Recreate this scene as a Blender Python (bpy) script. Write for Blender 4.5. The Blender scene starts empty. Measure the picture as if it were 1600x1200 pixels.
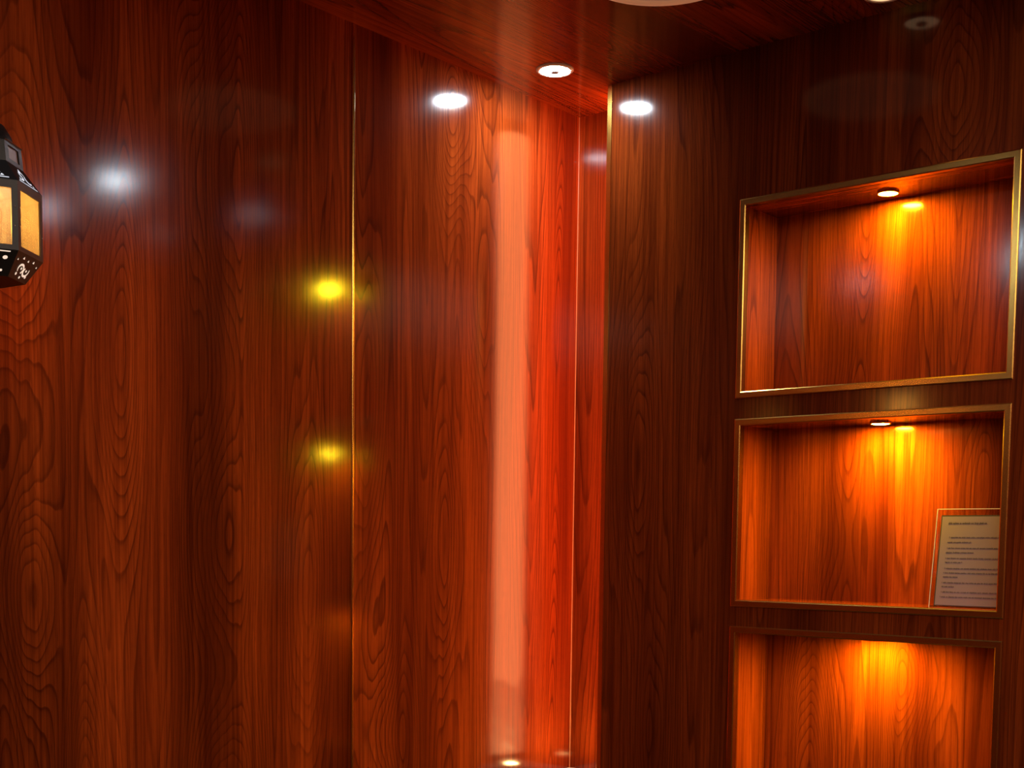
import bpy, bmesh, math, random
from mathutils import Vector, Matrix, Euler
random.seed(4)
sc = bpy.context.scene
COL = sc.collection
ZO = 1.35                      # eye height above the floor
CEIL = 2.5

# ------------------------------------------------------------------ camera
cam_d = bpy.data.cameras.new('camera'); cam = bpy.data.objects.new('camera', cam_d); COL.objects.link(cam)
CX, CY, YAW, PITCH, ROLL, F, SY = -2.9016, -2.2393, math.radians(40.2446), -0.0765157, 0.0118664, 2060.995, 1007.741
fw = Vector((math.cos(YAW)*math.cos(PITCH), math.sin(YAW)*math.cos(PITCH), math.sin(PITCH)))
rt = Vector((math.sin(YAW), -math.cos(YAW), 0)); up = rt.cross(fw)
r2 = rt*math.cos(ROLL)+up*math.sin(ROLL); u2 = -rt*math.sin(ROLL)+up*math.cos(ROLL)
m = Matrix((r2, u2, -fw)).transposed().to_4x4(); m.translation = Vector((CX, CY, ZO))
cam.matrix_world = m
cam_d.sensor_fit = 'HORIZONTAL'; cam_d.sensor_width = 36; cam_d.lens = F/1600*36
cam_d.shift_y = (SY-600)/1600; cam_d.clip_start = .02
sc.camera = cam

# ------------------------------------------------------------------ world, exposure
w = bpy.data.worlds.new('world'); sc.world = w; w.use_nodes = True
w.node_tree.nodes['Background'].inputs[0].default_value = (.02, .01, .008, 1)
w.node_tree.nodes['Background'].inputs[1].default_value = .3
sc.view_settings.view_transform = 'Standard'; sc.view_settings.look = 'None'
sc.view_settings.exposure = 0; sc.view_settings.gamma = 1; sc.view_settings.use_curve_mapping = False

# light strengths, all in one place
COOL = (.82, .9, 1.0); AMBER = (1.0, .63, .014)
E_LED = 300.0          # lens of the downlight beside the gap
E_LED_ROOM = 600.0     # lenses of the downlights in the room
E_NICHE = 1400.0        # puck lights of the niches
E_GAP = 10.0            # glowing plate in the gap
E_LANTERN = 320.0      # bulb of the lantern

# ------------------------------------------------------------------ node helpers
def mat(name):
    m = bpy.data.materials.new(name); m.use_nodes = True
    nt = m.node_tree; b = nt.nodes['Principled BSDF']
    return m, nt, b
def simple(name, col, rough=.5, metal=0, em=None, es=0, **kw):
    m, nt, b = mat(name)
    b.inputs['Base Color'].default_value = (*col, 1); b.inputs['Roughness'].default_value = rough
    b.inputs['Metallic'].default_value = metal
    if em: b.inputs['Emission Color'].default_value = (*em, 1); b.inputs['Emission Strength'].default_value = es
    for k, v in kw.items(): b.inputs[k].default_value = v
    return m
class NB:
    def __init__(s, nt): s.nt = nt
    def n(s, t, **kw):
        x = s.nt.nodes.new(t)
        for k, v in kw.items(): setattr(x, k, v)
        return x
    def link(s, a, b): s.nt.links.new(a, b)
    def inp(s, sock, v):
        if hasattr(v, 'is_linked') or hasattr(v, 'node'): s.link(v, sock)
        else: sock.default_value = v
    def m(s, op, a, b=None, c=None):
        x = s.n('ShaderNodeMath', operation=op); s.inp(x.inputs[0], a)
        if b is not None: s.inp(x.inputs[1], b)
        if c is not None: s.inp(x.inputs[2], c)
        return x.outputs[0]
    def vec(s, a, b, c):
        x = s.n('ShaderNodeCombineXYZ'); s.inp(x.inputs[0], a); s.inp(x.inputs[1], b); s.inp(x.inputs[2], c); return x.outputs[0]
    def noise(s, v, detail=2, rough=.5, scale=1):
        x = s.n('ShaderNodeTexNoise', noise_dimensions='3D'); s.link(v, x.inputs['Vector'])
        x.inputs['Scale'].default_value = scale; x.inputs['Detail'].default_value = detail; x.inputs['Roughness'].default_value = rough
        return x.outputs[0]
    def ramp(s, f, stops, interp='LINEAR'):
        x = s.n('ShaderNodeValToRGB'); s.link(f, x.inputs[0]); e = x.color_ramp.elements; x.color_ramp.interpolation = interp
        while len(e) < len(stops): e.new(.5)
        for el, (p, c) in zip(e, stops): el.position = p; el.color = (*c, 1) if len(c) == 3 else c
        return x.outputs[0]
    def mix(s, f, a, b, t='MIX'):
        x = s.n('ShaderNodeMix', data_type='RGBA', blend_type=t); s.inp(x.inputs[0], f); s.inp(x.inputs[6], a); s.inp(x.inputs[7], b); return x.outputs[2]

def wood(name, ua, va, seed, bumps=(), rough=.12, tone=1.0, bseed=17.2):
    """lacquered rosewood veneer; ua = world axis across the grain, va = along it; bumps = cathedral figures (u, v, wu, wv, rings)"""
    mm, nt, b = mat(name); N = NB(nt)
    g = N.n('ShaderNodeNewGeometry'); sp = N.n('ShaderNodeSeparateXYZ'); N.link(g.outputs['Position'], sp.inputs[0])
    U, V = sp.outputs[ua], sp.outputs[va]
    # slight wander of the grain
    wob = N.noise(N.vec(N.m('MULTIPLY', U, 4.0), N.m('MULTIPLY', V, .7), seed), 1)
    U2 = N.m('ADD', U, N.m('MULTIPLY', N.m('SUBTRACT', wob, .5), .035))
    wob2 = N.noise(N.vec(N.m('MULTIPLY', U, 60.0), N.m('MULTIPLY', V, 4.0), seed+3.3), 2)
    F_ = N.m('MULTIPLY', N.noise(N.vec(N.m('MULTIPLY', U2, 5.5), N.m('MULTIPLY', V, .22), seed+9.1), 1, .4), 26.0)
    F_ = N.m('ADD', F_, N.m('MULTIPLY', N.noise(N.vec(N.m('MULTIPLY', U2, 24.0), N.m('MULTIPLY', V, .30), seed+5.7), 1, .4), 1.6))
    F_ = N.m('ADD', F_, N.m('MULTIPLY', wob2, .16))
    tot = None
    for (bu, bv, wu, wv, A) in bumps:
        du = N.m('DIVIDE', N.m('SUBTRACT', U2, bu), wu); dv = N.m('DIVIDE', N.m('SUBTRACT', V, bv), wv)
        r = N.m('ADD', N.m('MULTIPLY', du, du), N.m('MULTIPLY', dv, dv))
        e = N.m('MULTIPLY', N.m('EXPONENT', N.m('MULTIPLY', r, -1.0)), A)
        F_ = N.m('ADD', F_, e)
    fr = N.m('FRACT', N.m('MULTIPLY', F_, 1.6))
    # early wood fades into a fine dark late-wood line
    line = N.ramp(fr, [(0, (0, 0, 0)), (.40, (.10,)*3), (.74, (.40,)*3), (.88, (1,)*3), (.95, (.9,)*3), (1.0, (0, 0, 0))])
    # strength of the line varies from place to place
    lv = N.noise(N.vec(N.m('MULTIPLY', U2, 16.0), N.m('MULTIPLY', V, 1.6), seed+1.7), 2)
    lv = N.ramp(lv, [(.25, (.35,)*3), (.65, (1,)*3)])
    line = N.m('MULTIPLY', line, lv)
    fib = N.noise(N.vec(N.m('MULTIPLY', U2, 420.0), N.m('MULTIPLY', V, 9.0), seed+2.2), 2, .6)
    fib = N.ramp(fib, [(.3, (0,)*3), (.72, (1,)*3)])
    pores = N.noise(N.vec(N.m('MULTIPLY', U2, 900.0), N.m('MULTIPLY', V, 34.0), seed+4.2), 1, .5)
    pores = N.ramp(pores, [(.60, (0,)*3), (.72, (1,)*3)])
    band = N.noise(N.vec(N.m('MULTIPLY', U2, 9.0), N.m('MULTIPLY', V, .45), seed+7.9), 2, .55)
    band = N.ramp(band, [(.3, (0,)*3), (.7, (1,)*3)])
    stk = N.noise(N.vec(N.m('MULTIPLY', U2, 130.0), N.m('MULTIPLY', V, 1.6), seed+8.8), 3, .6)
    stk = N.ramp(stk, [(.42, (0,)*3), (.66, (1,)*3)])
    T = tone
    band2 = N.ramp(N.noise(N.vec(N.m('MULTIPLY', U2, 4.2), N.m('MULTIPLY', V, .3), seed+bseed), 1, .5), [(.32, (.55,)*3), (.62, (1.25,)*3)])
    base = N.mix(band, (.17*T, .022*T, .004*T, 1), (.50*T, .082*T, .0110*T, 1))
    base = N.mix(N.m('MULTIPLY', fib, .45), base, (.11*T, .012*T, .003*T, 1))
    base = N.mix(N.m('MULTIPLY', stk, .55), base, (.085*T, .0095*T, .0022*T, 1))
    base = N.mix(N.m('MULTIPLY', pores, .35), base, (.07*T, .009*T, .002*T, 1))
    base = N.mix(N.m('MULTIPLY', line, .68), base, (.050*T, .0065*T, .002*T, 1))
    base = N.mix(1.0, base, band2, 'MULTIPLY')
    N.link(base, b.inputs['Base Color'])
    b.inputs['Roughness'].default_value = rough; b.inputs['IOR'].default_value = 1.5
    # lacquer: grain telegraphs faintly through the gloss
    bp = N.n('ShaderNodeBump'); bp.inputs['Strength'].default_value = .045; bp.inputs['Distance'].default_value = .0008
    op = N.noise(N.vec(N.m('MULTIPLY', U, 260.0), N.m('MULTIPLY', V, 70.0), seed+1.1), 2)
    N.link(op, bp.inputs['Height']); N.link(bp.outputs[0], b.inputs['Normal'])
    return mm

R_ = 9.0
M_LEFT_A = wood('wood_left_panel', 0, 2, 1.3, [(-1.208, 2.10, .095, .42, 11), (-1.207, 1.36, .085, .27, 8), (-1.20, .82, .085, .20, 7),
    (-1.435, 1.70, .06, .30, 6), (-1.635, 1.246, .057, .19, 6), (-1.66, 1.93, .067, .25, 7), (-.962, 1.231, .06, .35, 5), (-1.523, .85, .055, .24, 5)])
M_LEFT_B = wood('wood_corner_panel', 0, 2, 6.8, [(-.779, 1.654, .05, .36, 5), (-.491, 2.385, .085, .20, 7), (-.408, 2.0, .06, .31, 5),
    (-.723, .89, .085, .18, 5), (-.506, 1.33, .06, .31, 5), (-.082, .82, .070, 1.12, 9), (-.093, 2.033, .05, .33, 4)], bseed=23.9)
M_RIGHT = wood('wood_right_panel', 1, 2, 11.4, [(-.307, 1.56, .06, .38, 7), (-.363, .87, .07, .32, 5), (-.479, 2.2, .045, .39, 4), (-1.116, 2.29, .08, .2, 5)], tone=.50)
M_BACK = wood('wood_gap_panel', 1, 2, 15.2, [], tone=1.0)
M_CEIL = wood('wood_ceiling', 1, 0, 21.7, [(-.35, -.62, .05, .3, 6), (-.9, -.5, .07, .3, 7)], rough=.13)
M_REST_X = wood('wood_far_panel', 0, 2, 31.7, [], tone=.8)
M_REST_Y = wood('wood_side_panel', 1, 2, 36.7, [], tone=.8)
M_N = [wood('wood_niche_back_%d' % i, 1, 2, 41+i*7.3, bb) for i, bb in enumerate([
    [(-.828, 2.20, .085, .42, 11), (-.83, 1.60, .08, .18, 6), (-.681, 1.894, .04, .38, 3)],
    [(-.795, 1.60, .055, .30, 8), (-.789, 1.16, .07, .2, 7), (-1.146, 1.488, .06, .22, 5)],
    [(-.736, .78, .070, .30, 9), (-1.0, 1.053, .065, .15, 6), (-1.013, .698, .07, .18, 5)]])]
M_NSIDE = wood('wood_niche_side', 0, 2, 70.1, [])
M_NTOP = wood('wood_niche_top', 0, 1, 74.4, [])

def brass(name, col, rough):
    mm, nt, b = mat(name); N = NB(nt)
    b.inputs['Metallic'].default_value = 1; b.inputs['Roughness'].default_value = rough
    g = N.n('ShaderNodeNewGeometry')
    nz = N.noise(g.outputs['Position'], 3, .6, 60)
    N.link(N.mix(nz, (col[0]*.8, col[1]*.75, col[2]*.7, 1), (*col, 1)), b.inputs['Base Color'])
    return mm
M_BRASS = brass('brushed_brass', (.66, .38, .09), .24)
M_BLACK = simple('black_metal', (.016, .015, .015), .4, .5)
M_WHITE = simple('white_enamel', (.8, .8, .8), .4)
M_GREY = simple('grey_plastic', (.25, .25, .26), .5)
M_FLOOR = simple('dark_floor', (.06, .035, .025), .25)
M_CREAM = simple('opal_rim', (.75, .62, .52), .5, 0, (1, .42, .2), .22)

# ------------------------------------------------------------------ mesh helpers
def obj(name, bm, m, parent=None, smooth=False):
    me = bpy.data.meshes.new(name); bm.normal_update(); bm.to_mesh(me); bm.free()
    o = bpy.data.objects.new(name, me); COL.objects.link(o)
    for x in (m if isinstance(m, (list, tuple)) else [m]): me.materials.append(x)
    if smooth:
        for p in me.polygons: p.use_smooth = True
    if parent:
        o.parent = parent; o.matrix_parent_inverse = Matrix.Translation(parent.location).inverted() if parent.rotation_euler == Euler() else parent.matrix_world.inverted()
    return o
def box(bm, x0, x1, y0, y1, z0, z1, mi=0):
    vs = [bm.verts.new((x, y, z)) for x in (x0, x1) for y in (y0, y1) for z in (z0, z1)]
    for f in ((0, 1, 3, 2), (4, 6, 7, 5), (0, 4, 5, 1), (2, 3, 7, 6), (0, 2, 6, 4), (1, 5, 7, 3)):
        q = bm.faces.new([vs[i] for i in f]); q.material_index = mi
def quad(bm, pts, mi=0):
    f = bm.faces.new([bm.verts.new(p) for p in pts]); f.material_index = mi; return f
def lathe(bm, prof, c, seg=48, axis='z', mi=0):
    """prof: (r, h) pairs around a vertical axis through c"""
    rings = []
    for r, h in prof:
        if r < 1e-6: rings.append([bm.verts.new((c[0], c[1], c[2]+h))])
        else: rings.append([bm.verts.new((c[0]+r*math.cos(2*math.pi*i/seg), c[1]+r*math.sin(2*math.pi*i/seg), c[2]+h)) for i in range(seg)])
    for a, b in zip(rings, rings[1:]):
        for i in range(seg):
            j = (i+1) % seg
            if len(a) == 1 and len(b) == 1: continue
            vs = [a[0], b[j], b[i]] if len(a) == 1 else ([a[i], a[j], b[0]] if len(b) == 1 else [a[i], a[j], b[j], b[i]])
            f = bm.faces.new(vs); f.material_index = mi
def empty(name, loc, label, cat, group=None):
    o = bpy.data.objects.new(name, None); COL.objects.link(o); o.location = loc; o.empty_display_size = .05
    o['label'] = label; o['category'] = cat
    if group: o['group'] = group
    return o
def struct(name, bm, m, label=None):
    o = obj(name, bm, m); o['kind'] = 'structure'
    o['category'] = name.split('_')[0]
    if label: o['label'] = label
    return o
def bevel(o, wd, seg=2):
    md = o.modifiers.new('bevel', 'BEVEL'); md.width = wd; md.segments = seg; md.limit_method = 'ANGLE'
def light(name, typ, loc, power, col, parent=None, **kw):
    d = bpy.data.lights.new(name, typ); d.energy = power; d.color = col
    for k, v in kw.items(): setattr(d, k, v)
    o = bpy.data.objects.new(name, d); COL.objects.link(o); o.location = loc
    if parent: o.parent = parent; o.matrix_parent_inverse = Matrix.Translation(parent.location).inverted()
    return o

# ------------------------------------------------------------------ room shell
XW, YW = -3.5, -3.0
FX = -.154                     # front face of the niche wall
EY = -.2218                    # wood / brass boundary at its free end
NY0, NY1 = -.5982, -1.2502     # niche frames, outer
NZ = [(.8085+ZO, .3486+ZO), (.3003+ZO, -.1429+ZO), (-.1899+ZO, -.6400+ZO)]
FR = .0155                     # width of the brass frame

bm = bmesh.new(); box(bm, XW, .12, YW, .12, -.06, 0); struct('floor', bm, M_FLOOR, 'dark polished floor of the small panelled room')
bm = bmesh.new(); box(bm, XW, .12, YW, .12, CEIL, CEIL+.06); struct('ceiling', bm, M_CEIL, 'glossy reddish brown wood veneer ceiling over the panelled room')
SX = -.826
bm = bmesh.new(); box(bm, XW, SX-.0035, 0, .06, 0, CEIL, 0); box(bm, SX+.0035, 0, 0, .06, 0, CEIL, 1); box(bm, SX-.0035, SX+.0035, .008, .06, 0, CEIL, 0)
struct('wall_left', bm, [M_LEFT_A, M_LEFT_B], 'glossy rosewood veneer wall on the left, split by a thin brass strip')
bm = bmesh.new(); box(bm, 0, .06, YW, .06, 0, CEIL); struct('wall_back', bm, M_BACK, 'narrow dark wood strip of wall seen in the gap beside the niche wall')
bm = bmesh.new(); box(bm, XW, .06, YW-.06, YW, 0, CEIL); struct('wall_front', bm, M_REST_X, 'dark wood wall behind the camera')
bm = bmesh.new(); box(bm, XW-.06, XW, YW, .06, 0, CEIL); struct('wall_side', bm, M_REST_Y, 'dark wood wall behind the camera on the lantern side')
# niche wall with three openings: board 18 mm thick + return to the wall behind
bm = bmesh.new()
ys = [YW, NY1+.004, NY0-.004, EY+.0135]
zs = [0.0]
for zt, zb in reversed(NZ): zs += [zb+.004, zt-.004]
zs.append(CEIL)
T = .018
def wallgrid(bm, x, flip, holes):
    V = {}
    for i, y in enumerate(ys):
        for j, z in enumerate(zs): V[i, j] = bm.verts.new((x, y, z))
    for i in range(3):
        for j in range(len(zs)-1):
            if holes and i == 1 and j % 2 == 1: continue
            f = [V[i, j], V[i, j+1], V[i+1, j+1], V[i+1, j]]
            bm.faces.new(f if not flip else f[::-1])
    return V
V0 = wallgrid(bm, FX, False, True); V1 = wallgrid(bm, FX+T, True, True)
for j in range(len(zs)-1):
    bm.faces.new([V0[3, j], V1[3, j], V1[3, j+1], V0[3, j+1]])
    if j % 2 == 1:
        for a, b in (((1, j), (1, j+1)), ((2, j+1), (2, j)), ((1, j+1), (2, j+1)), ((2, j), (1, j))):
            bm.faces.new([V0[a], V0[b], V1[b], V1[a]])
box(bm, FX+T, -.0002, EY-.0045, EY+.0135, 0, CEIL)
bmesh.ops.recalc_face_normals(bm, faces=bm.faces)
wr = struct('wall_right', bm, M_RIGHT, 'dark wood veneer wall on the right holding three lit niches')

# brass trims
bm = bmesh.new()
pr = [(SX-.0035, .001), (SX-.0035, -.0012), (SX-.0015, -.0026), (SX+.0015, -.0026), (SX+.0035, -.0012), (SX+.0035, .001)]
for a in range(len(pr)-1):
    quad(bm, [(pr[a][0], pr[a][1], 0), (pr[a+1][0], pr[a+1][1], 0), (pr[a+1][0], pr[a+1][1], CEIL), (pr[a][0], pr[a][1], CEIL)])
struct('trim_1', bm, M_BRASS, 'thin vertical brass strip dividing the left wood wall')
bm = bmesh.new()
ex, ey = FX-.0018, EY+.0150
pr = [(FX+.0, EY), (ex, EY), (ex, ey-.002), (ex+.002, ey), (FX+.020, ey), (FX+.020, ey-.0016), (FX, ey-.0016)]
for a in range(len(pr)):
    p, q = pr[a], pr[(a+1) % len(pr)]
    quad(bm, [(p[0], p[1], 0), (q[0], q[1], 0), (q[0], q[1], CEIL), (p[0], p[1], CEIL)])
bmesh.ops.remove_doubles(bm, verts=bm.verts, dist=1e-5); bmesh.ops.recalc_face_normals(bm, faces=bm.faces)
struct('trim_2', bm, M_BRASS, 'vertical brass corner trim on the free edge of the niche wall')

bm = bmesh.new()
pr = [(0, -.0020), (-.0008, -.0008), (-.0020, 0)]
for p, q in zip(pr, pr[1:]): quad(bm, [(p[0], p[1], 0), (q[0], q[1], 0), (q[0], q[1], CEIL), (p[0], p[1], CEIL)])
bmesh.ops.remove_doubles(bm, verts=bm.verts, dist=1e-5)
struct('trim_3', bm, simple('pale_sealant', (.38, .15, .05), .5), 'thin pale sealant bead in the corner of the gap')

# ------------------------------------------------------------------ niches
def frame_rail(a0, a1, b0, b1, horizontal, sgn):
    """mitred L-profile; a = outer end coords, b = inner. returns bmesh"""
def make_frame(zt, zb, parent):
    yo0, yo1, yi0, yi1 = NY0, NY1, NY0-FR, NY1+FR
    zi0, zi1 = zt-FR, zb+FR
    ch = .0022; pf = .0035; dp = .014
    # profile stations from the wall outwards: (t across 0..1 outer->inner, x)
    prof = [(0, 0.0), (0, -pf+ch*.5), (ch/FR, -pf), (1-ch/FR, -pf), (1, -pf+ch*.7), (1, dp)]
    def pt(cy, cz, s, xx):
        oy, iy = (yo0, yi0) if cy == 0 else (yo1, yi1)
        oz, iz = (zt, zi0) if cz == 0 else (zb, zi1)
        return (FX+xx, oy+(iy-oy)*s, oz+(iz-oz)*s)
    for nm, c0, c1 in (('top', (0, 0), (1, 0)), ('bottom', (0, 1), (1, 1)), ('left', (0, 0), (0, 1)), ('right', (1, 0), (1, 1))):
        bm = bmesh.new()
        rows = [[bm.verts.new(pt(*c, s, xx)) for s, xx in prof] for c in (c0, c1)]
        for k in range(len(prof)-1):
            bm.faces.new([rows[0][k], rows[0][k+1], rows[1][k+1], rows[1][k]])
        # the back of the leg that lines the opening
        b2 = [[bm.verts.new(pt(*c, s, xx)) for s, xx in ((.92, dp), (.92, 0), (0, 0))] for c in (c0, c1)]
        ch2 = [[rows[i][-1]]+b2[i] for i in (0, 1)]
        for k in range(3): bm.faces.new([ch2[0][k], ch2[0][k+1], ch2[1][k+1], ch2[1][k]])
        bmesh.ops.recalc_face_normals(bm, faces=bm.faces)
        obj('frame_rail', bm, M_BRASS, parent)
NDESC = ['top', 'middle', 'bottom']
lamp_mat = simple('amber_lens', (1, .8, .4), .3, 0, AMBER, E_NICHE)
for i, (zt, zb) in enumerate(NZ):
    iy0, iy1, izt, izb = NY0-FR-.0006, NY1+FR+.0006, zt-FR-.0006, zb+FR+.0006
    bk = -.005
    lab = ['top brass framed wood niche, empty and lit amber from above', 'middle brass framed wood niche holding a printed notice',
           'bottom brass framed wood niche cut off by the lower edge of the view'][i]
    e = empty('wall_niche', (FX, (NY0+NY1)/2, zb), lab, 'niche', 'brass framed niches in the right wall')
    t = .003
    x0 = FX+T+.0005
    bm = bmesh.new(); box(bm, bk, bk+t, iy1-t, iy0+t, izb-t, izt+t); obj('back_panel', bm, M_N[i], e)
    xs = FX+.0145
    bm = bmesh.new(); box(bm, xs, bk, iy0, iy0+t, izb, izt); obj('side_panel', bm, M_NSIDE, e)
    bm = bmesh.new(); box(bm, xs, bk, iy1-t, iy1, izb, izt); obj('side_panel', bm, M_NSIDE, e)
    bm = bmesh.new(); box(bm, xs, bk, iy1-t, iy0+t, izt, izt+t); obj('top_panel', bm, M_NTOP, e)
    bm = bmesh.new(); box(bm, xs, bk, iy1-t, iy0+t, izb-t, izb); obj('shelf', bm, M_NTOP, e)
    make_frame(zt, zb, e)
    # puck lamp under the niche top
    L = (FX+.0845, -.9253, izt)
    s = empty('puck_light', L, ['round amber puck light under the top of the highest niche', 'round amber puck light under the top of the middle niche',
              'round amber puck light hidden inside the top of the lowest niche'][i], 'light', 'puck lights inside the niches')
    bm = bmesh.new(); lathe(bm, [(.0240, 0), (.0240, -.0035), (.0228, -.005), (.0212, -.005), (.0212, -.003)], L); obj('bezel', bm, M_BRASS, s, True)
    bm = bmesh.new(); lathe(bm, [(.0212, -.0036), (.015, -.0052), (0, -.006)], L); obj('lens', bm, lamp_mat, s, True)

# ------------------------------------------------------------------ ceiling downlights
led = simple('led_ring', (1, 1, 1), .3, 0, (.80, .92, 1.0), E_LED)
led_room = simple('led_ring_room', (1, 1, 1), .3, 0, (.80, .92, 1.0), E_LED_ROOM)
led_dim = simple('warm_ring', (1, .9, .75), .3, 0, (1.0, .62, .32), 1.1)
led_mild = simple('led_ring_mild', (1, 1, 1), .3, 0, (.80, .92, 1.0), 240)
led_faint = simple('led_ring_faint', (1, 1, 1), .3, 0, (.80, .92, 1.0), 110)
def downlight(x, y, label, lens=led):
    s = empty('downlight', (x, y, CEIL), label, 'light', 'round downlights in the wood ceiling')
    c = (x, y, CEIL)
    bm = bmesh.new(); lathe(bm, [(.046, 0), (.046, -.002), (.043, -.0045), (.037, -.005), (.0355, -.003)], c); obj('bezel', bm, M_WHITE, s, True)
    bm = bmesh.new(); lathe(bm, [(.0355, -.003), (.030, -.0055), (.018, -.006), (.0125, -.005)], c); obj('lens', bm, lens, s, True)
    bm = bmesh.new(); lathe(bm, [(.0125, -.005), (.011, -.008), (.006, -.009), (0, -.0092)], c, 24); obj('hub', bm, M_GREY, s, True)
    return s
downlight(-.325, -.173, 'bright white ring downlight in the ceiling nearest the gap')
downlight(-.43, -1.54, 'bright downlight in front of the niches, seen only mirrored in the left wall', led_mild)
downlight(-.38, -2.05, 'downlight further along the niche wall, outside the view', led_faint)
downlight(-2.48, -.36, 'downlight at the far side of the room behind the lantern, outside the view', led_room)
pc = (-2.42, -2.35, CEIL)  # unseen fill panel, added to brighten the left wall
e = empty('added_fill_panel', pc, 'large soft white fill panel added under the ceiling beside the camera, outside the view', 'light')
bm = bmesh.new()
for (a, b_, c, d) in ((-1.02, 1.02, -.60, -.57), (-1.02, 1.02, .57, .60), (-1.02, -.99, -.57, .57), (.99, 1.02, -.57, .57)):
    box(bm, pc[0]+a, pc[0]+b_, pc[1]+c, pc[1]+d, CEIL-.014, CEIL-.0002)
obj('frame', bm, M_WHITE, e)
bm = bmesh.new(); box(bm, pc[0]-.989, pc[0]+.989, pc[1]-.569, pc[1]+.569, CEIL-.010, CEIL-.0002)
obj('diffuser', bm, simple('panel_glow', (1, 1, 1), .5, 0, (1.0, .82, .64), 7.0), e)
downlight(-.25, -.985, 'dim warm downlight close to the niche wall at the top edge', led_dim)

# round ceiling fixture whose rim just enters at the top
CC = (-.503-.128, -.58-.108, CEIL)
e = empty('ceiling_lamp', CC, 'round pale ceiling lamp whose curved rim just enters at the top edge', 'lamp')
bm = bmesh.new(); lathe(bm, [(.168, 0), (.168, -.004), (.165, -.007), (.150, -.007), (.148, -.003)], CC, 96); obj('rim', bm, M_CREAM, e, True)
bm = bmesh.new(); lathe(bm, [(.148, -.003), (.12, -.010), (.07, -.016), (0, -.018)], CC, 96); obj('diffuser', bm, simple('opal', (.5, .38, .3), .4, 0, (1, .5, .3), .12), e, True)

# ------------------------------------------------------------------ lit diffuser in the gap + ledge
GZ0, GZ1 = ZO-.60, CEIL-.02
e = empty('gap_light', (-.06, EY+.0135, GZ0), 'tall glowing pinkish light tube hidden in the gap, mirrored in the left wall', 'light')
bm = bmesh.new(); box(bm, -.105, -.0008, EY+.0137, EY+.019, GZ0, GZ1); box(bm, -.0030, -.0008, EY+.019, -.168, GZ0, GZ1); obj('plate_and_shield', bm, M_WHITE, e)  # side lip added to keep the tube's light off the back wall
mm, nt, b = mat('gap_diffuser'); N = NB(nt)
b.inputs['Base Color'].default_value = (.7, .5, .42, 1); b.inputs['Roughness'].default_value = .12
b.inputs['Emission Color'].default_value = (1.0, .26, .085, 1); b.inputs['Emission Strength'].default_value = E_GAP
g = N.n('ShaderNodeNewGeometry'); bp = N.n('ShaderNodeBump'); bp.inputs['Distance'].default_value = .01; bp.inputs['Strength'].default_value = .3
mp = N.n('ShaderNodeMapping'); mp.inputs['Scale'].default_value = (12, 12, 3); N.link(g.outputs['Position'], mp.inputs[0])
N.link(N.noise(mp.outputs[0], 3, .5, 1), bp.inputs['Height']); N.link(bp.outputs[0], b.inputs['Normal'])
bm = bmesh.new()
n = 16; rows = []
for k in range(n+1):
    a = math.pi*k/n; x = -.050-.045*math.cos(a); y = EY+.0195+.039*math.sin(a)
    rows.append((bm.verts.new((x, y, GZ0+.004)), bm.verts.new((x, y, GZ1-.004))))
for p, q in zip(rows, rows[1:]): bm.faces.new([p[0], q[0], q[1], p[1]])
bm.faces.new([r[0] for r in rows]); bm.faces.new([r[1] for r in rows][::-1])
obj('diffuser', bm, mm, e, True)
bm = bmesh.new(); rnd = random.Random(3); rows = []
nz_, na_ = 26, 22
for a in range(na_+1):
    t = math.pi*a/na_; row = []
    for k in range(nz_+1):
        zz = GZ0+.006+.20*k/nz_
        fold = .0035*math.sin(9*t+6*k/nz_+1.2*math.sin(.7*k))+.0025*math.sin(.9*k+4*t)+rnd.uniform(-.0012, .0012)
        row.append(bm.verts.new((-.052-(.047+fold)*math.cos(t), EY+.0200+(.045+fold)*math.sin(t), zz+.012*math.sin(3*t)*(k/nz_))))
    rows.append(row)
for p, q in zip(rows, rows[1:]):
    for k in range(nz_): bm.faces.new([p[k], q[k], q[k+1], p[k+1]])
wrap, nt, b = mat('clear_wrap'); N = NB(nt)
tr = N.n('ShaderNodeBsdfTransparent'); tr.inputs[0].default_value = (.92, .92, .92, 1)
b.inputs['Base Color'].default_value = (.85, .85, .9, 1); b.inputs['Roughness'].default_value = .18
b.inputs['Specular IOR Level'].default_value = 1
mx = N.n('ShaderNodeMixShader'); mx.inputs[0].default_value = .45; N.link(tr.outputs[0], mx.inputs[1]); N.link(b.outputs[0], mx.inputs[2]); N.link(mx.outputs[0], nt.nodes['Material Output'].inputs[0])
obj('plastic_wrap', bm, wrap, e, True)
bm = bmesh.new(); box(bm, -.150, -.0005, EY+.020, -.0005, 0, ZO-.6215)
o = obj('ledge', bm, M_WHITE); bevel(o, .004)
o['label'] = 'small white ledge at the foot of the narrow gap'; o['category'] = 'ledge'

c = (-.118, -.115, ZO-.6215)
e = empty('ledge_lamp', c, 'small warm round lamp lying on the white ledge at the foot of the gap', 'lamp')
bm = bmesh.new(); lathe(bm, [(.026, 0), (.026, .008), (.022, .011), (.020, .010)], c); obj('lamp_base', bm, M_WHITE, e, True)
bm = bmesh.new(); lathe(bm, [(.020, .010), (.013, .013), (0, .014)], c); obj('lens', bm, simple('warm_lens', (1, .8, .5), .3, 0, (1, .62, .22), 170), e, True)

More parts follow.
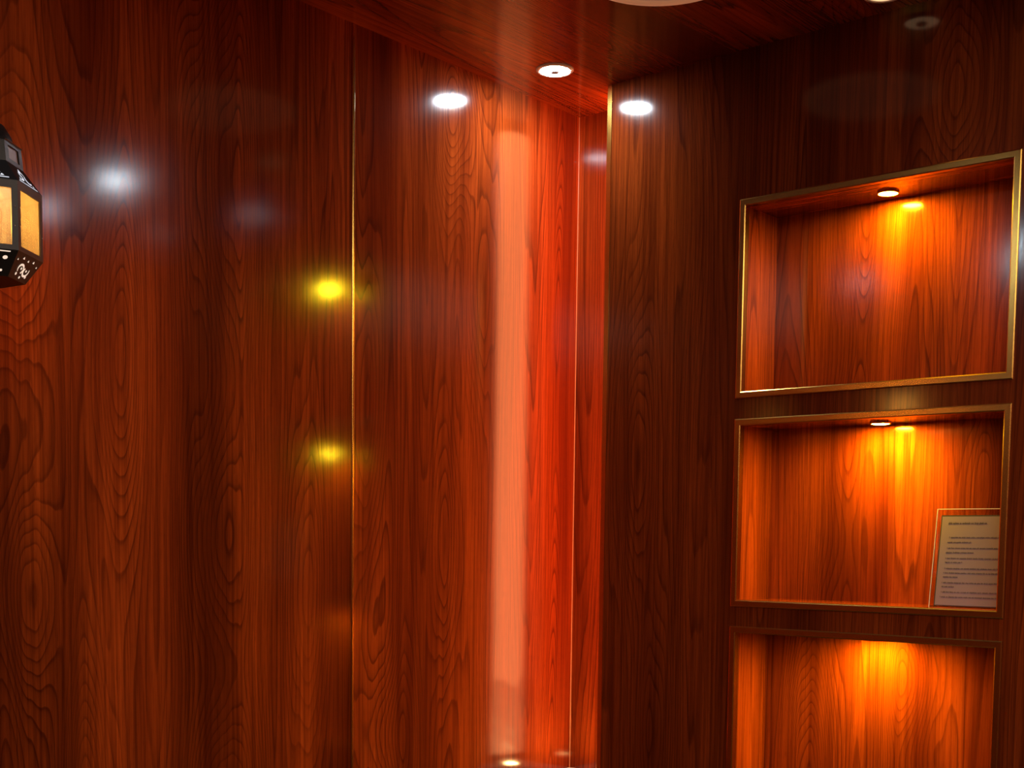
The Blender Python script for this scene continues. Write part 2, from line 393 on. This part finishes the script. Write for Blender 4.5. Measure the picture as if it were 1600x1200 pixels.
# ------------------------------------------------------------------ printed notice in the middle niche
zb = NZ[1][1]+FR
SXB = -.083
e = empty('notice_holder', (SXB, -1.15, zb), 'clear acrylic holder with a printed white notice standing in the middle niche', 'sign')
acr, nt, b = mat('clear_acrylic')
b.inputs['Base Color'].default_value = (1, .97, .93, 1); b.inputs['Roughness'].default_value = .03
b.inputs['Transmission Weight'].default_value = 1; b.inputs['IOR'].default_value = 1.3
lean = .031
def P(u, v, off=0):            # u across (towards -y), v up the leaning panel
    y = -1.060-u; k = v/.222
    return (SXB+lean*k-off, y, zb+.0008+v*.984)
def slab(bm, u0, u1, v0, v1, o0, o1, mi=0):
    vs = [bm.verts.new(P(u, v, o)) for u in (u0, u1) for v in (v0, v1) for o in (o0, o1)]
    for f in ((0, 1, 3, 2), (4, 6, 7, 5), (0, 4, 5, 1), (2, 3, 7, 6), (0, 2, 6, 4), (1, 5, 7, 3)):
        bm.faces.new([vs[i] for i in f]).material_index = mi
    bmesh.ops.recalc_face_normals(bm, faces=bm.faces)
W, Hh = .164, .217
bm = bmesh.new(); slab(bm, 0, W, 0, Hh, -.002, 0); obj('acrylic_panel', bm, acr, e)
bm = bmesh.new()
box(bm, SXB+.002, SXB+.055, -1.060-W, -1.060, zb+.0006, zb+.0026); obj('acrylic_foot', bm, acr, e)
edge, nt, b = mat('acrylic_edge')
b.inputs['Base Color'].default_value = (1, .9, .75, 1); b.inputs['Roughness'].default_value = .3
b.inputs['Transmission Weight'].default_value = .35
bm = bmesh.new(); slab(bm, -.0014, 0, 0, Hh, -.002, .0012); obj('polished_edge', bm, edge, e)
bm = bmesh.new(); slab(bm, -.0014, W, Hh, Hh+.0014, -.002, .0012); obj('polished_edge', bm, edge, e)
pw, ph, u0, v0 = .150, .197, .012, .004
bm = bmesh.new(); slab(bm, u0-.0026, u0+pw, v0-.0020, v0+ph+.0030, .0002, .0006); obj('backing_card', bm, simple('dark_card', (.03, .015, .008), .6), e)
bm = bmesh.new(); slab(bm, u0, u0+pw, v0, v0+ph, .0007, .0010)
paper = obj('paper', bm, simple('paper_white', (.22, .155, .19), .6), e)
M_INK = simple('ink', (.06, .04, .04), .7)
# lines of small print as the photograph shows them: (v from top 0..1, start, end, bold)
LN = [(.075, .10, .66, 1), (.235, .13, .88, 0), (.290, .11, .46, 0), (.355, .11, .93, 0), (.405, .10, .50, 0), (.470, .10, .93, 0), (.515, .10, .35, 0),
      (.585, .10, .91, 0), (.635, .09, .93, 0), (.680, .09, .32, 0), (.745, .08, .95, 0), (.790, .08, .27, 0), (.850, .08, .94, 0), (.905, .07, .95, 0)]
bm = bmesh.new(); rnd = random.Random(8)
for (tv, a, b_, bold) in LN:
    u = a*pw; end = b_*pw; hh = .0046 if bold else .0034; vv = v0+ph*(1-tv)-hh*.5
    if not bold and (b_-a) > .6:
        slab(bm, u0+u, u0+u+.0008, vv, vv+hh, .0011, .0013); u += .0034
    wordleft = rnd.randint(2, 8)
    while u < end-.001:
        if wordleft == 0: u += .0016; wordleft = rnd.randint(2, 8); continue
        cw = rnd.choice([.0008, .0014, .0016, .0018]) if not bold else rnd.choice([.0014, .002, .0024])
        k = rnd.random(); top = hh if k < .28 else hh*.68; lo = -hh*.3 if k > .88 else 0
        th = .0006 if not bold else .0009
        # small letter forms: stem + two bars
        slab(bm, u0+u, u0+u+th, vv+lo, vv+top, .0011, .0013)
        if cw > .001:
            slab(bm, u0+u, u0+u+cw, vv+hh*.54, vv+hh*.70, .0011, .0013)
            slab(bm, u0+u+(cw-th), u0+u+cw, vv, vv+hh*.68, .0011, .0013)
            if rnd.random() < .5: slab(bm, u0+u, u0+u+cw, vv, vv+hh*.15, .0011, .0013)
        u += cw+.0007; wordleft -= 1
obj('printed_text', bm, M_INK, paper)

# ------------------------------------------------------------------ hanging lantern
LC = Vector((-1.844, -.2566, 0)); LR = .090; ROT = .6458
Zb0, Zb1, Zg0, Zg1, Zn0, Zn1, Zl = .435+ZO, .5385+ZO, .4425+ZO, .5265+ZO, .572+ZO, .606+ZO, .3985+ZO
def hx(r, z, i): return Vector((LC.x+r*math.cos(ROT+i*math.pi/3), LC.y+r*math.sin(ROT+i*math.pi/3), z))
lan = empty('hanging_lantern', (LC.x, LC.y, Zl), 'black pierced metal lantern with amber glass panes hanging at the left edge', 'lantern')
def solid(bm, A, B, C, D, th, nrm):
    """thin plate through quad A B C D, thickness th inwards along -nrm"""
    o = [bm.verts.new(v) for v in (A, B, C, D)]; i = [bm.verts.new(v-nrm*th) for v in (A, B, C, D)]
    bm.faces.new(o); bm.faces.new(i[::-1])
    for k in range(4): bm.faces.new([o[k], i[k], i[(k+1) % 4], o[(k+1) % 4]])
def facen(A, B, C, D):
    n = (B-A).cross(D-A).normalized(); mid = (A+B+C+D)/4; c = Vector((LC.x, LC.y, mid.z))
    return n if n.dot(mid-c) > 0 else -n
def lerp(A, B, C, D, u, v): return (A*(1-u)+B*u)*(1-v)+(D*(1-u)+C*u)*v
def amber_glass(kind):
    mm, nt, b = mat('amber_glass_'+kind); N = NB(nt); out = nt.nodes['Material Output']
    tr = N.n('ShaderNodeBsdfTranslucent'); gl = N.n('ShaderNodeBsdfGlossy'); gl.inputs['Roughness'].default_value = .15
    tc = N.n('ShaderNodeTexCoord'); 
    # pressed pattern: overlapping rings and leaf shapes in the pane's own coordinates
    uv = tc.outputs['UV']; sp = N.n('ShaderNodeSeparateXYZ'); N.link(uv, sp.inputs[0]); U, V = sp.outputs[0], sp.outputs[1]
    def ring(cu, cv, r):
        d = N.m('SQRT', N.m('ADD', N.m('POWER', N.m('MULTIPLY', N.m('SUBTRACT', U, cu), 1.0), 2), N.m('POWER', N.m('MULTIPLY', N.m('SUBTRACT', V, cv), 1.15), 2)))
        return N.m('LESS_THAN', N.m('ABSOLUTE', N.m('SUBTRACT', d, r)), .014)
    s = ring(.5, .5, .24)
    for c in ((.5, .5, .30), (0, .5, .36), (1, .5, .36), (.5, .5, .12)): s = N.m('MAXIMUM', s, ring(*c))
    nz = N.noise(N.vec(N.m('MULTIPLY', U, 14), N.m('MULTIPLY', V, 9), 1.3), 4, .65)
    nzc = N.ramp(nz, [(.3, (0,)*3), (.7, (1,)*3)])
    col = N.mix(nzc, (.62, .36, .12, 1), (.84, .58, .24, 1))
    if kind == 'pane': col = N.mix(N.m('MULTIPLY', s, .65), col, (.55, .22, .02, 1))
    N.link(N.mix(1.0, col, (.085, .085, .085, 1), 'MULTIPLY'), tr.inputs[0])
    em = N.n('ShaderNodeEmission'); N.link(col, em.inputs[0]); em.inputs[1].default_value = .02
    a1 = N.n('ShaderNodeAddShader'); N.link(tr.outputs[0], a1.inputs[0]); N.link(em.outputs[0], a1.inputs[1])
    tp = N.n('ShaderNodeBsdfTransparent'); N.link(col, tp.inputs[0]); a2 = N.n('ShaderNodeMixShader'); a2.inputs[0].default_value = .40; N.link(a1.outputs[0], a2.inputs[1]); N.link(tp.outputs[0], a2.inputs[2])
    mx = N.n('ShaderNodeMixShader'); mx.inputs[0].default_value = .06; N.link(a2.outputs[0], mx.inputs[1]); N.link(gl.outputs[0], mx.inputs[2])
    N.link(mx.outputs[0], out.inputs[0])
    return mm
M_GLASS = amber_glass('pane'); M_GLASS_PLAIN = amber_glass('plain')
M_HOLE = simple('skirt_hole_glow', (.9, .8, .7), .5, 0, (1, .80, .62), .75)  # glow stands in for bulb light showing through the holes
M_ROOF_GLOW = simple('roof_ornament_glow', (.85, .87, .9), .25, .8, (.8, .85, .95), .9)  # glow put into the roof ornament to make it read bright
# body: six window frames, each a ring plate, and a glass pane in it
for i in range(6):
    A, B, C, D = hx(LR, Zb0, i), hx(LR, Zb0, i+1), hx(LR, Zb1, i+1), hx(LR, Zb1, i); n_ = facen(A, B, C, D)
    m0 = .105; v0_, v1_ = (Zg0-Zb0)/(Zb1-Zb0), (Zg1-Zb0)/(Zb1-Zb0)
    bm = bmesh.new()
    for (ua, ub, va, vb) in ((0, 1, 0, v0_), (0, 1, v1_, 1), (0, m0, v0_, v1_), (1-m0, 1, v0_, v1_)):
        solid(bm, lerp(A, B, C, D, ua, va), lerp(A, B, C, D, ub, va), lerp(A, B, C, D, ub, vb), lerp(A, B, C, D, ua, vb), .0022, n_)
    bmesh.ops.recalc_face_normals(bm, faces=bm.faces)
    fr = obj('window_frame', bm, M_BLACK, lan)
    bm = bmesh.new(); uvl = bm.loops.layers.uv.new('UVMap')
    k = [lerp(A, B, C, D, u, v)-n_*.0030 for u, v in ((m0*.8, v0_*.8), (1-m0*.8, v0_*.8), (1-m0*.8, v1_*1.01), (m0*.8, v1_*1.01))]
    f = bm.faces.new([bm.verts.new(p) for p in k])
    for l, uv in zip(f.loops, ((0, 0), (1, 0), (1, 1), (0, 1))): l[uvl].uv = uv
    pane = obj('glass_pane', bm, M_GLASS if i % 2 else M_GLASS_PLAIN, lan)
    # rivets on the posts
    if i == 0: M_STEEL = simple('steel', (.7, .7, .7), .25, 1)
    for u in (.05, .95):
        for v in (.35, .62):
            bm = bmesh.new(); c = lerp(A, B, C, D, u, v)+n_*.0006
            bmesh.ops.create_icosphere(bm, subdivisions=1, radius=.0013, matrix=Matrix.Translation(c)); obj('rivet', bm, M_STEEL, fr)
def hexband(r0, z0, r1, z1, name, th=.0022, ledge=0):
    bm = bmesh.new(); pl = []
    for i in range(6):
        A, B, C, D = hx(r0, z0, i), hx(r0, z0, i+1), hx(r1, z1, i+1), hx(r1, z1, i); n_ = facen(A, B, C, D)
        solid(bm, A, B, C, D, th, n_); pl.append((A, B, C, D, n_))
    bmesh.ops.recalc_face_normals(bm, faces=bm.faces)
    return obj(name, bm, M_BLACK, lan), pl
lower, PLl = hexband(LR*.70, Zl, LR, Zb0, 'lower_skirt')
roof, PLr = hexband(LR, Zb1, LR*.70, Zn0, 'roof')
bm = bmesh.new(); bm.faces.new([bm.verts.new(hx(LR*.70, Zl+.0005, i)) for i in range(6)]); bm.faces.new([bm.verts.new(hx(LR*.70, Zl+.003, i)) for i in range(6)][::-1])
obj('bottom_plate', bm, M_BLACK, lan)
# neck gallery with little dark panes
for i in range(6):
    A, B, C, D = hx(LR*.70, Zn0, i), hx(LR*.70, Zn0, i+1), hx(LR*.66, Zn1, i+1), hx(LR*.66, Zn1, i); n_ = facen(A, B, C, D)
    bm = bmesh.new()
    for (ua, ub, va, vb) in ((0, 1, 0, .2), (0, 1, .8, 1), (0, .2, .2, .8), (.8, 1, .2, .8)):
        solid(bm, lerp(A, B, C, D, ua, va), lerp(A, B, C, D, ub, va), lerp(A, B, C, D, ub, vb), lerp(A, B, C, D, ua, vb), .0018, n_)
    bmesh.ops.recalc_face_normals(bm, faces=bm.faces)
    g_ = obj('neck_frame', bm, M_BLACK, lan)
    bm = bmesh.new(); solid(bm, *[lerp(A, B, C, D, u, v)-n_*.0022 for u, v in ((.18, .18), (.82, .18), (.82, .82), (.18, .82))], .0012, n_)
    obj('neck_pane', bm, simple('dim_amber', (.16, .06, .02), .3) if i == 0 else bpy.data.materials['dim_amber'], lan)
cap, _ = hexband(LR*.68, Zn1, LR*.50, Zn1+.004, 'cap_rim')
bm = bmesh.new(); c0 = (LC.x, LC.y, Zn1)
lathe(bm, [(.048, .003), (.046, .012), (.036, .028), (.018, .040), (.008, .046), (.006, .056), (.010, .062), (0, .068)], c0, 32); obj('dome', bm, M_BLACK, lan, True)
# glowing faces laid on skirt and roof in place of lit piercings
def orn(bm, pl, kind):
    A, B, C, D, n_ = pl
    def poly(pts, off=.0005):
        bm.faces.new([bm.verts.new(lerp(A, B, C, D, u, v)+n_*off) for u, v in pts])
    def arc(cu, cv, r, a0, a1, w, n=10, k=1.6):
        p = []
        for j in range(n+1):
            a = math.radians(a0+(a1-a0)*j/n); ww = w*(.35+.65*math.sin(math.pi*j/n))
            p.append(((cu+(r+ww)*math.cos(a), cv+(r+ww)*k*math.sin(a)), (cu+(r-ww)*math.cos(a), cv+(r-ww)*k*math.sin(a))))
        for x, y in zip(p, p[1:]): poly([x[0], y[0], y[1], x[1]])
    def dot(cu, cv, r, n=8, k=1.6): poly([(cu+r*math.cos(2*math.pi*j/n), cv+r*k*math.sin(2*math.pi*j/n)) for j in range(n)])
    def tri(cu, cv, r, k=1.6): poly([(cu-r, cv-r*k*.8), (cu+r, cv-r*k*.8), (cu, cv+r*k)])
    if kind == 'skirt':
        arc(.37, .42, .115, -10, 215, .026); arc(.63, .42, .115, -215, 35, .026, 12)
        dot(.39, .46, .032); dot(.63, .44, .03); poly([(.42, .30), (.46, .27), (.56, .50), (.52, .52)])
        dot(.27, .22, .036); dot(.50, .14, .034); dot(.74, .22, .034); tri(.30, .84, .034); tri(.70, .84, .034); tri(.50, .80, .03); tri(.90, .72, .025); tri(.10, .72, .025)
    elif kind == 'front':
        dot(.5, .52, .17, 16, 1.3); poly([(.12, .91), (.88, .91), (.88, .95), (.12, .95)]); dot(.82, .70, .045); dot(.18, .70, .045)
        dot(.80, .22, .03); dot(.2, .22, .03)
    else:
        tri(.22, .22, .035); tri(.78, .22, .035); arc(.5, .5, .13, 20, 200, .03); arc(.33, .42, .10, -150, 60, .03); arc(.67, .42, .10, 120, 330, .03)
        dot(.5, .78, .04); poly([(.12, .08), (.88, .08), (.88, .12), (.12, .12)])
for i in range(6):
    bm = bmesh.new(); orn(bm, PLl[i], 'skirt' if i % 2 == 0 else 'front'); obj('glowing_pattern', bm, M_HOLE, lower)
    bm = bmesh.new(); orn(bm, PLr[i], 'roof'); obj('glowing_pattern', bm, M_ROOF_GLOW, roof)
# bulb, chain and ceiling rose
bm = bmesh.new(); c1 = (LC.x, LC.y, Zb0+.034)
lathe(bm, [(0, 0), (.012, .003), (.020, .014), (.022, .026), (.018, .040), (.010, .052), (.009, .066), (0, .066)], c1, 24)
obj('bulb', bm, simple('warm_bulb', (1, .9, .7), .4, 0, (1, .62, .24), E_LANTERN), lan, True)
bm = bmesh.new(); z = Zn1+.066; k = 0
while z < CEIL-.02:
    mtx = Matrix.Translation((LC.x, LC.y, z+.009)) @ Matrix.Rotation(math.pi/2*(k % 2), 4, 'Z')
    n = 14; seg = 6; V = []
    for a in range(n):
        t = 2*math.pi*a/n; cx_, cz_ = .0055*math.cos(t), .0105*math.sin(t); tn = Vector((math.cos(t), 0, math.sin(t)))
        V.append([bm.verts.new(mtx @ (Vector((cx_, 0, cz_))+tn*.0013*math.cos(2*math.pi*s/seg)+Vector((0, 1, 0))*.0013*math.sin(2*math.pi*s/seg))) for s in range(seg)])
    for a in range(n):
        for s in range(seg): bm.faces.new([V[a][s], V[(a+1) % n][s], V[(a+1) % n][(s+1) % seg], V[a][(s+1) % seg]])
    z += .0175; k += 1
obj('chain', bm, M_BLACK, lan, True)
bm = bmesh.new(); lathe(bm, [(.035, 0), (.035, -.006), (.022, -.016), (.006, -.020), (0, -.020)], (LC.x, LC.y, CEIL), 32); obj('ceiling_rose', bm, M_BLACK, lan, True)
